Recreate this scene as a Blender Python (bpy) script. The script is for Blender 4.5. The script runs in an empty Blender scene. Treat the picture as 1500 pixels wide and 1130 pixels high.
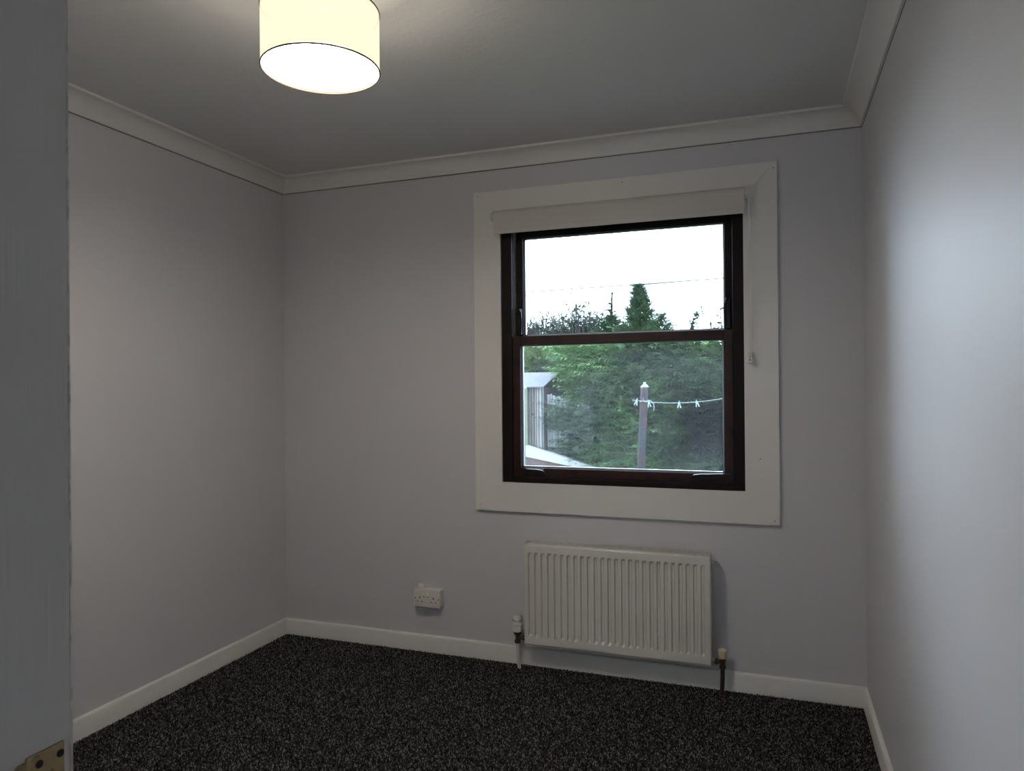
import bpy, bmesh, math, random
import numpy as np
from mathutils import Matrix, Vector

random.seed(7)
rng = np.random.default_rng(11)
scene = bpy.context.scene
COL = scene.collection
PI = math.pi

# ------------------------------------------------------------------ room sizes (metres)
XL, XR = -2.357, 0.334          # left and right wall faces
YF, YB = 0.320, 3.096           # front (door) wall face, back (window) wall face
ZC = 2.320                      # ceiling
COVE_Z, COVE_D = 2.250, 0.073   # cornice lower edge, projection

# ------------------------------------------------------------------ camera
def make_camera():
    yaw, pitch, roll = 0.345808, 0.001462, -0.008597
    cy, sy = math.cos(yaw), math.sin(yaw)
    fwd = Vector((-sy * math.cos(pitch), cy * math.cos(pitch), math.sin(pitch)))
    r0 = Vector((cy, sy, 0))
    u0 = r0.cross(fwd)
    r = math.cos(roll) * r0 + math.sin(roll) * u0
    u = -math.sin(roll) * r0 + math.cos(roll) * u0
    cam = bpy.data.cameras.new('camera')
    cam.sensor_fit = 'HORIZONTAL'
    cam.sensor_width = 36.0
    cam.lens = 1059.94 * 36.0 / 1500.0
    cam.clip_start = 0.02
    cam.clip_end = 300
    o = bpy.data.objects.new('camera', cam)
    m = Matrix.Identity(4)
    for i in range(3):
        m[i][0], m[i][1], m[i][2] = r[i], u[i], -fwd[i]
    m[0][3], m[1][3], m[2][3] = 0.0, 0.0, 1.25392
    o.matrix_world = m
    COL.objects.link(o)
    scene.camera = o
make_camera()

# ------------------------------------------------------------------ sky and exposure
SKY_COL = (0.80, 0.92, 1.14)
SKY_STRENGTH = 13.5
LAMP_COL = (1.0, 0.92, 0.83)
LAMP_WATTS = 18.0

world = bpy.data.worlds.new('overcast_sky')
scene.world = world
world.use_nodes = True
wn = world.node_tree
wn.nodes.clear()
w_out = wn.nodes.new('ShaderNodeOutputWorld')
w_bg = wn.nodes.new('ShaderNodeBackground')
w_bg.inputs['Color'].default_value = (*SKY_COL, 1)
w_bg.inputs['Strength'].default_value = SKY_STRENGTH
wn.links.new(w_bg.outputs[0], w_out.inputs[0])

# low sun behind thick cloud, off to the left of the window
sd = bpy.data.lights.new('clouded_sun', 'SUN')
sd.energy = 2.6
sd.color = (0.92, 0.97, 1.06)
sd.angle = math.radians(38)
so_ = bpy.data.objects.new('clouded_sun', sd)
COL.objects.link(so_)
az, el = math.radians(79), math.radians(25)
sun_dir = Vector((-math.sin(az) * math.cos(el), math.cos(az) * math.cos(el), math.sin(el)))
so_.rotation_euler = sun_dir.to_track_quat('Z', 'Y').to_euler()
so_.location = (-20, 10, 12)

scene.view_settings.view_transform = 'Standard'
scene.view_settings.look = 'None'
scene.view_settings.exposure = 0.0
scene.view_settings.gamma = 1.0
scene.view_settings.use_curve_mapping = False
scene.cycles.max_bounces = 12
scene.cycles.diffuse_bounces = 8
scene.cycles.transparent_max_bounces = 16

# ------------------------------------------------------------------ materials
def lin(c):
    return tuple(((v / 12.92) if v <= 0.04045 else ((v + 0.055) / 1.055) ** 2.4) for v in c)

class NT:
    def __init__(self, name):
        self.m = bpy.data.materials.new(name)
        self.m.use_nodes = True
        self.t = self.m.node_tree
        self.t.nodes.clear()
        self.out = self.n('ShaderNodeOutputMaterial')
    def n(self, kind, **kw):
        nd = self.t.nodes.new(kind)
        for k, v in kw.items():
            setattr(nd, k, v)
        return nd
    def l(self, a, b):
        self.t.links.new(a, b)

def paint(name, col, rough=0.5, var=0.03, scale=6.0, bump=0.0, bump_scale=200.0, stretch=(1, 1, 1),
          metallic=0.0, spec=0.5, dark=None, dark_amt=0.0, dark_scale=20.0):
    """Principled surface with a slight colour variation, optional stain colour and fine relief."""
    k = NT(name)
    b = k.n('ShaderNodeBsdfPrincipled')
    b.inputs['Roughness'].default_value = rough
    b.inputs['Metallic'].default_value = metallic
    b.inputs['Specular IOR Level'].default_value = spec
    tc = k.n('ShaderNodeTexCoord')
    mp = k.n('ShaderNodeMapping')
    mp.inputs['Scale'].default_value = stretch
    k.l(tc.outputs['Object'], mp.inputs['Vector'])
    nz = k.n('ShaderNodeTexNoise')
    nz.inputs['Scale'].default_value = scale
    nz.inputs['Detail'].default_value = 5
    k.l(mp.outputs[0], nz.inputs['Vector'])
    rp = k.n('ShaderNodeValToRGB')
    rp.color_ramp.elements[0].position = 0.3
    rp.color_ramp.elements[1].position = 0.7
    rp.color_ramp.elements[0].color = (*[max(0, c * (1 - var)) for c in col], 1)
    rp.color_ramp.elements[1].color = (*[min(1, c * (1 + var)) for c in col], 1)
    k.l(nz.outputs['Fac'], rp.inputs['Fac'])
    colout = rp.outputs['Color']
    if dark is not None:
        n2 = k.n('ShaderNodeTexNoise')
        n2.inputs['Scale'].default_value = dark_scale
        n2.inputs['Detail'].default_value = 6
        k.l(mp.outputs[0], n2.inputs['Vector'])
        r2 = k.n('ShaderNodeValToRGB')
        r2.color_ramp.elements[0].position = 0.62 - dark_amt
        r2.color_ramp.elements[1].position = 0.70 - dark_amt
        k.l(n2.outputs['Fac'], r2.inputs['Fac'])
        mx = k.n('ShaderNodeMix', data_type='RGBA')
        k.l(r2.outputs['Color'], mx.inputs['Factor'])
        k.l(colout, mx.inputs['A'])
        mx.inputs['B'].default_value = (*dark, 1)
        colout = mx.outputs['Result']
    k.l(colout, b.inputs['Base Color'])
    if bump:
        n3 = k.n('ShaderNodeTexNoise')
        n3.inputs['Scale'].default_value = bump_scale
        n3.inputs['Detail'].default_value = 4
        k.l(mp.outputs[0], n3.inputs['Vector'])
        bp = k.n('ShaderNodeBump')
        bp.inputs['Strength'].default_value = bump
        bp.inputs['Distance'].default_value = 0.003
        k.l(n3.outputs['Fac'], bp.inputs['Height'])
        k.l(bp.outputs[0], b.inputs['Normal'])
    k.l(b.outputs[0], k.out.inputs[0])
    return k.m

def vcol_mat(name, rough=0.8, spec=0.2, translucent=0.0):
    """Diffuse surface whose colour is stored per piece."""
    k = NT(name)
    a = k.n('ShaderNodeAttribute', attribute_name='tint')
    b = k.n('ShaderNodeBsdfPrincipled')
    b.inputs['Roughness'].default_value = rough
    b.inputs['Specular IOR Level'].default_value = spec
    k.l(a.outputs['Color'], b.inputs['Base Color'])
    if translucent:
        t = k.n('ShaderNodeBsdfTranslucent')
        k.l(a.outputs['Color'], t.inputs['Color'])
        mx = k.n('ShaderNodeMixShader')
        mx.inputs[0].default_value = translucent
        k.l(b.outputs[0], mx.inputs[1])
        k.l(t.outputs[0], mx.inputs[2])
        k.l(mx.outputs[0], k.out.inputs[0])
    else:
        k.l(b.outputs[0], k.out.inputs[0])
    return k.m

def glass(name, haze):
    """Window pane: clear, reflecting at grazing angles, with a thin film of dirt and condensation."""
    k = NT(name)
    tr = k.n('ShaderNodeBsdfTransparent')
    tr.inputs['Color'].default_value = (0.93, 0.97, 0.96, 1)
    gl = k.n('ShaderNodeBsdfGlossy')
    gl.inputs['Roughness'].default_value = 0.02
    fr = k.n('ShaderNodeFresnel')
    fr.inputs['IOR'].default_value = 1.45
    m1 = k.n('ShaderNodeMixShader')
    k.l(fr.outputs[0], m1.inputs[0]); k.l(tr.outputs[0], m1.inputs[1]); k.l(gl.outputs[0], m1.inputs[2])
    tl = k.n('ShaderNodeBsdfTranslucent')
    tl.inputs['Color'].default_value = (0.8, 0.85, 0.9, 1)
    tc = k.n('ShaderNodeTexCoord')
    nz = k.n('ShaderNodeTexNoise')
    nz.inputs['Scale'].default_value = 5.0
    nz.inputs['Detail'].default_value = 3
    k.l(tc.outputs['Object'], nz.inputs['Vector'])
    ml = k.n('ShaderNodeMath', operation='MULTIPLY')
    ml.inputs[1].default_value = haze * 2
    k.l(nz.outputs['Fac'], ml.inputs[0])
    m2 = k.n('ShaderNodeMixShader')
    k.l(ml.outputs[0], m2.inputs[0]); k.l(m1.outputs[0], m2.inputs[1]); k.l(tl.outputs[0], m2.inputs[2])
    k.l(m2.outputs[0], k.out.inputs[0])
    return k.m

def lamp_cloth(name, col, strength, through, one_sided=False):
    """Thin lit lampshade cloth: glows, and lets most of the bulb's light straight through its weave."""
    k = NT(name)
    em = k.n('ShaderNodeEmission')
    em.inputs['Color'].default_value = (*col, 1)
    em.inputs['Strength'].default_value = strength
    if one_sided:                      # a light panel: bright below, plain white above
        ge = k.n('ShaderNodeNewGeometry')
        mr = k.n('ShaderNodeMapRange')
        mr.inputs['To Min'].default_value = strength
        mr.inputs['To Max'].default_value = 1.0
        k.l(ge.outputs['Backfacing'], mr.inputs['Value'])
        k.l(mr.outputs[0], em.inputs['Strength'])
    tr = k.n('ShaderNodeBsdfTransparent')
    tr.inputs['Color'].default_value = (1, 0.97, 0.93, 1)
    mx = k.n('ShaderNodeMixShader')
    mx.inputs[0].default_value = through
    k.l(em.outputs[0], mx.inputs[1]); k.l(tr.outputs[0], mx.inputs[2])
    k.l(mx.outputs[0], k.out.inputs[0])
    return k.m

M = {}
M['wall'] = paint('wall_paint', (0.598, 0.586, 0.592), 0.5, 0.015, 3, bump=0.05, bump_scale=90, spec=0.25,
                  )
M['ceiling'] = paint('ceiling_paint', (0.66, 0.645, 0.625), 0.7, 0.01, 4, bump=0.35, bump_scale=70, spec=0.3)
M['cornice'] = paint('cornice_paint', (0.72, 0.70, 0.66), 0.6, 0.01, 5, spec=0.3)
M['gloss'] = paint('white_gloss_paint', (0.74, 0.715, 0.67), 0.35, 0.02, 8, bump=0.04, bump_scale=60)
M['jamb'] = paint('painted_door_jamb', (0.63, 0.60, 0.565), 0.45, 0.03, 12, bump=0.2, bump_scale=260, stretch=(1, 1, 0.02))
M['chip'] = paint('chipped_edge_paint', (0.62, 0.60, 0.56), 0.5, 0.1, 60, dark=(0.50, 0.485, 0.465), dark_amt=0.12, dark_scale=90)
M['screed'] = paint('carpet_backing', (0.022, 0.021, 0.021), 0.95, 0.3, 80, spec=0.1)
M['mahogany'] = paint('dark_mahogany_stain', (0.031, 0.010, 0.0065), 0.40, 0.45, 10, spec=0.3, bump=0.12, bump_scale=120,
                      stretch=(1, 1, 1), dark=(0.012, 0.006, 0.006), dark_amt=0.06, dark_scale=14)
M['frame'] = paint('near_black_wood_stain', (0.008, 0.004, 0.004), 0.5, 0.4, 12, spec=0.2, bump=0.12, bump_scale=120)
M['spacer'] = paint('pale_glazing_bead', (0.30, 0.33, 0.37), 0.35, 0.05, 20, metallic=0.2)
M['black_metal'] = paint('blackened_metal', (0.014, 0.013, 0.013), 0.32, 0.3, 40, metallic=0.5)
M['brass'] = paint('aged_brass', (0.34, 0.26, 0.14), 0.42, 0.2, 60, metallic=0.8, dark=(0.14, 0.09, 0.04), dark_amt=0.03, dark_scale=160)
M['dark_hole'] = paint('dark_recess', (0.012, 0.009, 0.007), 0.8, 0.2, 40)
M['radiator'] = paint('radiator_enamel', (0.67, 0.645, 0.58), 0.30, 0.01, 10)
M['fin_shade'] = paint('shaded_fin_grey', (0.10, 0.095, 0.09), 0.8, 0.2, 40)  # fins coloured dark to stand for the shade below the grille
M['joint'] = paint('open_paint_joint', (0.13, 0.12, 0.115), 0.8, 0.3, 30)
M['strip'] = paint('lit_face_mauve', (0.17, 0.155, 0.175), 0.4, 0.1, 30)
M['plastic'] = paint('white_plastic', (0.72, 0.69, 0.62), 0.35, 0.01, 10)
M['switch'] = paint('switch_plastic', (0.78, 0.75, 0.68), 0.3, 0.01, 10)
M['cream_plastic'] = paint('aged_cream_plastic', (0.66, 0.55, 0.37), 0.4, 0.05, 60)
M['pipe_white'] = paint('white_pipe_sleeve', (0.62, 0.60, 0.57), 0.4, 0.03, 30)
M['old_pipe'] = paint('tarnished_pipe', (0.045, 0.022, 0.014), 0.45, 0.4, 40, metallic=0.3, dark=(0.55, 0.5, 0.45), dark_amt=-0.05, dark_scale=70)
M['valve_metal'] = paint('tarnished_valve_metal', (0.09, 0.06, 0.045), 0.4, 0.3, 60, metallic=0.6)
M['nickel'] = paint('nickel_nut', (0.6, 0.58, 0.55), 0.3, 0.05, 40, metallic=0.6)
M['blind'] = paint('blind_fabric', (0.61, 0.575, 0.52), 0.85, 0.02, 5, bump=0.1, bump_scale=900, spec=0.2)
M['chain'] = paint('white_chain', (0.70, 0.68, 0.64), 0.35, 0.03, 30)
M['shade'] = lamp_cloth('lit_cream_shade', (1.0, 0.93, 0.68), 1.14, 0.26)
M['diffuser'] = lamp_cloth('lit_white_diffuser', (1.0, 0.93, 0.86), 130.0, 0.75, True)
M['lid'] = lamp_cloth('lit_added_lid', (1.0, 0.94, 0.72), 1.0, 0.15)
M['lamp_ring'] = paint('lamp_ring_metal', (0.07, 0.055, 0.04), 0.5, 0.05, 30, metallic=0.6)
M['pane_upper'] = glass('clear_window_pane', 0.001)
M['pane_lower'] = glass('hazed_window_pane', 0.009)
M['leaf'] = vcol_mat('evergreen_leaf', 0.75, 0.25, 0.25)
M['twig'] = paint('twig_bark', (0.03, 0.025, 0.022), 0.85, 0.3, 30)
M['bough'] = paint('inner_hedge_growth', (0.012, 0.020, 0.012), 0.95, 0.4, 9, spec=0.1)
M['shed_board'] = vcol_mat('weathered_board', 0.85, 0.2)
M['felt'] = paint('grey_roof_felt', (0.055, 0.058, 0.064), 0.85, 0.1, 25, bump=0.2, bump_scale=300, spec=0.2)
M['render_white'] = paint('whitewashed_wall', (0.145, 0.15, 0.15), 0.8, 0.05, 10, bump=0.2, bump_scale=60)
M['rust'] = paint('rusty_steel_pole', (0.009, 0.0085, 0.0115), 0.7, 0.2, 20, spec=0.15, dark=(0.030, 0.013, 0.009), dark_amt=0.07, dark_scale=9)
M['pole_cap'] = paint('pale_pole_cap', (0.075, 0.082, 0.09), 0.6, 0.1, 40)
M['cord'] = paint('pale_green_cord', (0.105, 0.135, 0.13), 0.7, 0.05, 40)
M['peg'] = paint('mint_peg_plastic', (0.095, 0.14, 0.135), 0.5, 0.05, 40)
M['wire'] = paint('overhead_wire', (0.06, 0.065, 0.07), 0.7, 0.1, 10)
M['lawn'] = paint('rough_grass', (0.03, 0.05, 0.018), 0.95, 0.4, 3, bump=0.5, bump_scale=40, spec=0.1)
M['brick_red'] = paint('dark_red_soil_wall', (0.035, 0.019, 0.016), 0.9, 0.3, 12)

# ------------------------------------------------------------------ object helpers
LOC = {}

def tag(o, label=None, cat=None, group=None, kind=None):
    if label: o['label'] = label
    if cat: o['category'] = cat
    if group: o['group'] = group
    if kind: o['kind'] = kind
    return o

def empty(name, loc, label, cat, group=None):
    o = bpy.data.objects.new(name, None)
    o.location = loc
    o.empty_display_size = 0.1
    COL.objects.link(o)
    LOC[o.name] = Vector(loc)
    tag(o, label, cat, group)
    return o

def add_mesh(name, me, parent=None, origin=(0, 0, 0)):
    o = bpy.data.objects.new(name, me)
    COL.objects.link(o)
    org = Vector(origin)
    base = LOC.get(parent.name, Vector((0, 0, 0))) if parent else org
    me.transform(Matrix.Translation(-base))
    if parent:
        o.parent = parent
        LOC[o.name] = base
    else:
        o.location = org
        LOC[o.name] = org
    return o

def obj(name, bm, mat, parent=None, origin=(0, 0, 0), smooth=False, kind=None):
    """Link a bmesh given in world coordinates as ONE mesh object (a child keeps its parent's origin)."""
    bmesh.ops.recalc_face_normals(bm, faces=bm.faces[:])
    me = bpy.data.meshes.new(name)
    bm.to_mesh(me)
    bm.free()
    for m in (mat if isinstance(mat, (list, tuple)) else [mat]):
        me.materials.append(m)
    if smooth:
        me.polygons.foreach_set('use_smooth', [True] * len(me.polygons))
        try:
            me.set_sharp_from_angle(angle=math.radians(40))
        except Exception:
            pass
    o = add_mesh(name, me, parent, origin)
    if kind: o['kind'] = kind
    return o

def merge(bm, src):
    me = bpy.data.meshes.new('scratch')
    src.to_mesh(me)
    bm.from_mesh(me)
    bpy.data.meshes.remove(me)
    src.free()

def add_box(bm, x0, x1, y0, y1, z0, z1, bevel=0.0, seg=2, rot=None, pivot=None):
    t = bmesh.new()
    bmesh.ops.create_cube(t, size=1.0)
    for v in t.verts:
        v.co = Vector(((x0 + x1) / 2 + v.co.x * (x1 - x0), (y0 + y1) / 2 + v.co.y * (y1 - y0), (z0 + z1) / 2 + v.co.z * (z1 - z0)))
    if bevel:
        bmesh.ops.bevel(t, geom=t.edges[:], offset=bevel, segments=seg, profile=0.5, affect='EDGES')
    if rot is not None:
        bmesh.ops.rotate(t, verts=t.verts[:], cent=pivot, matrix=rot)
    merge(bm, t)

def box(*a, **k):
    bm = bmesh.new()
    add_box(bm, *a, **k)
    return bm

def add_lathe(bm, cx, cy, cz, profile, seg=24, axis='Z', cap=True):
    """profile: list of (radius, height along the axis)."""
    def place(r, h, a):
        c, s = r * math.cos(a), r * math.sin(a)
        if axis == 'Z': return (cx + c, cy + s, cz + h)
        if axis == 'X': return (cx + h, cy + c, cz + s)
        return (cx + c, cy + h, cz + s)
    rings = []
    for r, h in profile:
        rings.append([bm.verts.new(place(r, h, 2 * PI * i / seg)) for i in range(seg)])
    for a, b in zip(rings, rings[1:]):
        for i in range(seg):
            j = (i + 1) % seg
            bm.faces.new((a[i], a[j], b[j], b[i]))
    if cap:
        bm.faces.new(rings[0]); bm.faces.new(rings[-1])

def lathe(*a, **k):
    bm = bmesh.new()
    add_lathe(bm, *a, **k)
    return bm

def add_tube(bm, pts, r, seg=8, closed=False):
    pts = [Vector(p) for p in pts]
    n = len(pts)
    rad = r if isinstance(r, (list, tuple)) else [r] * n
    rings = []
    up = Vector((0.13, 0.21, 0.97)).normalized()
    for i, p in enumerate(pts):
        if closed:
            d = pts[(i + 1) % n] - pts[i - 1]
        else:
            d = pts[min(i + 1, n - 1)] - pts[max(i - 1, 0)]
        d.normalize()
        if abs(d.dot(up)) > 0.95: up = Vector((0.9, 0.3, 0.1)).normalized()
        a = d.cross(up).normalized()
        b = d.cross(a)
        rings.append([bm.verts.new(p + rad[i] * (math.cos(2 * PI * k / seg) * a + math.sin(2 * PI * k / seg) * b)) for k in range(seg)])
    for i in range(n if closed else n - 1):
        A, B = rings[i], rings[(i + 1) % n]
        for k in range(seg):
            j = (k + 1) % seg
            bm.faces.new((A[k], A[j], B[j], B[k]))
    if not closed:
        bm.faces.new(rings[0]); bm.faces.new(rings[-1])

def tube(*a, **k):
    bm = bmesh.new()
    add_tube(bm, *a, **k)
    return bm

def add_prism(bm, poly, axis, a, b):
    """Extrude a 2-D outline between a and b along an axis."""
    def P(u, v, w):
        return {'X': (w, u, v), 'Y': (u, w, v), 'Z': (u, v, w)}[axis]
    A = [bm.verts.new(P(u, v, a)) for u, v in poly]
    B = [bm.verts.new(P(u, v, b)) for u, v in poly]
    n = len(poly)
    bm.faces.new(A); bm.faces.new(B)
    for i in range(n):
        j = (i + 1) % n
        bm.faces.new((A[i], A[j], B[j], B[i]))

def prism(*a):
    bm = bmesh.new()
    add_prism(bm, *a)
    return bm

def soup(name, verts, faces, tint, mat, parent=None, kind='stuff'):
    """Many small triangles as one mesh; tint gives one colour per triangle."""
    me = bpy.data.meshes.new(name)
    nv, nf = len(verts), len(faces)
    me.vertices.add(nv)
    me.vertices.foreach_set('co', np.asarray(verts, np.float32).ravel())
    me.loops.add(nf * 3)
    me.loops.foreach_set('vertex_index', np.asarray(faces, np.int32).ravel())
    me.polygons.add(nf)
    me.polygons.foreach_set('loop_start', np.arange(0, nf * 3, 3, dtype=np.int32))
    me.update(calc_edges=True)
    at = me.color_attributes.new('tint', 'FLOAT_COLOR', 'CORNER')
    c = np.ones((nf, 3, 4), np.float32)
    c[:, :, :3] = np.asarray(tint, np.float32)[:, None, :]
    at.data.foreach_set('color', c.ravel())
    me.materials.append(mat)
    o = add_mesh(name, me, parent)
    if kind: o['kind'] = kind
    return o

def tint_all(o, col):
    me = o.data
    at = me.color_attributes.new('tint', 'FLOAT_COLOR', 'CORNER')
    n = len(me.loops)
    at.data.foreach_set('color', np.tile(np.array([*col, 1.0], np.float32), n))

def structure(name, bm, mat, parent=None, smooth=False, label=None):
    o = obj(name, bm, mat, parent, smooth=smooth)
    if parent is None:
        o['kind'] = 'structure'
    if label: o['label'] = label
    return o

# ------------------------------------------------------------------ room shell
HX0, HY0 = -1.15, -1.50                     # the landing behind the doorway
structure('floor', box(XL - 0.15, XR + 0.12, HY0 - 0.1, YB + 0.02, -0.12, 0.0), M['screed'],
          label='charcoal flecked loop pile carpet covering the whole floor')
structure('ceiling', box(XL - 0.15, XR + 0.12, HY0 - 0.1, YB + 0.15, ZC, ZC + 0.15), M['ceiling'],
          label='off white lightly textured ceiling')
structure('wall_left', box(XL - 0.15, XL, YF - 0.12, YB + 0.15, -0.1, ZC), M['wall'], label='pale lilac grey wall left of the window wall')
structure('wall_right', box(XR, XR + 0.12, HY0 - 0.1, YB + 0.15, -0.1, ZC), M['wall'], label='pale lilac grey wall at right, lit by the window')
# window wall with its opening
WX0, WX1, WZ0, WZ1 = -1.165, -0.102, 0.812, 2.020
WT = 0.10
bm = bmesh.new()
add_box(bm, XL, WX0, YB, YB + WT, -0.1, ZC)
add_box(bm, WX1, XR, YB, YB + WT, -0.1, ZC)
add_box(bm, WX0, WX1, YB, YB + WT, -0.1, WZ0)
add_box(bm, WX0, WX1, YB, YB + WT, WZ1, ZC)
structure('wall_back', bm, M['wall'], label='pale lilac grey wall with the window')
# door wall
bm = bmesh.new()
add_box(bm, XL, -0.43, YF - 0.12, YF, 0, ZC)
add_box(bm, -0.43, XR, YF - 0.12, YF, 2.03, ZC)
structure('wall_front', bm, M['wall'], label='wall holding the doorway the picture is taken from')
bm = bmesh.new()
add_box(bm, HX0 - 0.1, HX0, HY0, YF - 0.12, 0, ZC)
add_box(bm, HX0 - 0.1, -0.22, HY0 - 0.1, HY0, 0, ZC)
add_box(bm, 0.16, XR, HY0 - 0.1, HY0, 0, ZC)
add_box(bm, -0.22, 0.16, HY0 - 0.1, HY0, 0, 1.05)
add_box(bm, -0.22, 0.16, HY0 - 0.1, HY0, 1.60, ZC)
structure('wall_landing', bm, M['wall'], label='landing walls behind the doorway')

bm = bmesh.new()
for a in ((-0.22, -0.17, 1.05, 1.60), (0.11, 0.16, 1.05, 1.60), (-0.17, 0.11, 1.05, 1.10), (-0.17, 0.11, 1.55, 1.60)):
    add_box(bm, a[0], a[1], HY0 - 0.08, HY0 - 0.03, a[2], a[3], bevel=0.003)
w2 = structure('added_window_2', bm, M['gloss'], label='unseen landing window added behind the doorway')  # window added out of view so daylight reaches the door lining
obj('pane', box(-0.17, 0.11, HY0 - 0.058, HY0 - 0.054, 1.10, 1.55), M['pane_upper'], w2)

# cornice, one length per wall, mitred in the corners
def sweep_sides(names, prof, mat, label, parents=None):
    cs = [(XL, YF, 1, 1), (XL, YB, 1, -1), (XR, YB, -1, -1), (XR, YF, -1, 1)]
    for i, nm in enumerate(names):
        if nm is None: continue
        a, b = cs[i], cs[(i + 1) % 4]
        bm = bmesh.new()
        A = [bm.verts.new((a[0] + a[2] * d, a[1] + a[3] * d, z)) for d, z in prof]
        B = [bm.verts.new((b[0] + b[2] * d, b[1] + b[3] * d, z)) for d, z in prof]
        n = len(prof)
        for k in range(n):
            j = (k + 1) % n
            bm.faces.new((A[k], A[j], B[j], B[k]))
        bm.faces.new(A); bm.faces.new(B)
        if parents:
            obj(nm, bm, mat, bpy.data.objects[parents[i]])
        else:
            structure(nm, bm, mat, smooth=True, label=label % ('left', 'window', 'right', 'door')[i])

cove = [(-0.01, COVE_Z), (0.009, COVE_Z), (0.011, COVE_Z + 0.003)]
R0 = 0.056
for t in range(1, 13):
    a = (PI / 2) * t / 12
    cove.append((0.011 + R0 * (1 - math.cos(a)), COVE_Z + 0.003 + R0 * math.sin(a)))
cove += [(0.0675, ZC - 0.0105), (0.0740, ZC - 0.0100), (0.0752, ZC - 0.0085), (0.0752, ZC + 0.01), (-0.01, ZC + 0.01)]
sweep_sides(['trim_1', 'trim_2', 'trim_3', 'trim_4'], cove, M['cornice'], 'white plaster cove cornice along the %s wall')
sweep_sides(['joint_line'] * 4, [(-0.005, COVE_Z - 0.0028), (0.0010, COVE_Z - 0.0028), (0.0010, COVE_Z + 0.0005), (-0.005, COVE_Z + 0.0005)],
            M['joint'], '', ['trim_1', 'trim_2', 'trim_3', 'trim_4'])
skirt = [(-0.01, -0.02), (0.015, -0.02), (0.015, 0.0715), (0.0135, 0.0755), (0.011, 0.0785), (0.0075, 0.0797), (-0.01, 0.0797)]
sweep_sides(['baseboard_left', 'baseboard_back', 'baseboard_right', None], skirt, M['gloss'], 'white painted skirting board along the %s wall')

# carpet pile: every tuft of the loop pile in view, one mesh
def carpet():
    pitch = 0.0056
    xs = np.arange(XL + 0.017, XR - 0.016, pitch)
    ys = np.arange(1.25, YB - 0.016, pitch)
    X, Y = np.meshgrid(xs, ys)
    X = X.ravel() + rng.uniform(-0.45, 0.45, X.size) * pitch
    Y = Y.ravel() + rng.uniform(-0.45, 0.45, Y.size) * pitch
    n = X.size
    r = rng.uniform(0.0026, 0.0044, n)
    h = rng.uniform(0.0035, 0.0085, n)
    a0 = rng.uniform(0, 2 * PI, n)
    V = np.zeros((n, 4, 3))
    for k in range(3):
        V[:, k, 0] = X + r * np.cos(a0 + 2 * PI * k / 3)
        V[:, k, 1] = Y + r * np.sin(a0 + 2 * PI * k / 3)
    V[:, 3, 0] = X + rng.uniform(-1, 1, n) * 0.002
    V[:, 3, 1] = Y + rng.uniform(-1, 1, n) * 0.002
    V[:, 3, 2] = h
    V[:, :3, 2] = 0.0002
    F = np.array([[0, 1, 3], [1, 2, 3], [2, 0, 3]])[None] + (np.arange(n) * 4)[:, None, None]
    u = rng.random(n)
    pal = np.array([(0.009, 0.009, 0.009), (0.028, 0.027, 0.028), (0.072, 0.070, 0.071), (0.175, 0.170, 0.174), (0.080, 0.064, 0.058)])
    idx = np.searchsorted(np.cumsum([0.30, 0.30, 0.20, 0.15, 0.05]), u).clip(0, 4)
    c = pal[idx] * rng.uniform(0.8, 1.2, (n, 1))
    soup('carpet_pile', V.reshape(-1, 3), F.reshape(-1, 3), np.repeat(c, 3, 0), vcol_mat('carpet_yarn', 0.9, 0.1), bpy.data.objects['floor'])
carpet()

# ------------------------------------------------------------------ door lining at the left edge, with its strike plate
bm = box(-0.43, -0.400, 0.165, YF + 0.001, 0.0, 2.03, bevel=0.0015, seg=2)
door = structure('door_1', bm, M['jamb'], label='grey white painted door lining at the left edge, with grain and chipped corner')
bm = box(-0.43, XR, 0.165, YF + 0.001, 2.0, 2.03, bevel=0.0015)
obj('lining_head', bm, M['jamb'], door)
bm = box(0.305, XR, 0.165, YF + 0.001, 0, 2.0, bevel=0.0015)
obj('lining_side', bm, M['jamb'], door)
bm = box(-0.4008, -0.3998, YF - 0.0002, YF + 0.0013, 0.0, 2.0)
obj('chipped_corner', bm, M['chip'], door)
sp = obj('strike_plate', box(-0.402, -0.3985, 0.2915, 0.3150, 0.925, 1.0455, bevel=0.0008), M['brass'], door)
sp['label'] = 'aged brass strike plate'
lip = bmesh.new()
add_prism(lip, [(-0.402, 0.2915), (-0.3985, 0.2915), (-0.3955, 0.2835), (-0.3965, 0.2825), (-0.4005, 0.2875)], 'Z', 0.935, 1.0435)
obj('plate_lip', lip, M['brass'], sp)
for (y, z) in ((0.2990, 1.0390), (0.3120, 1.0392)):
    obj('plate_screw', lathe(-0.3990, y, z, [(0.0024, 0), (0.0022, 0.0008), (0.0012, 0.0010)], 12, 'X'), M['dark_hole'], sp)
obj('latch_hole', box(-0.3990, -0.3982, 0.297, 0.309, 0.955, 0.995), M['dark_hole'], sp)

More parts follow.
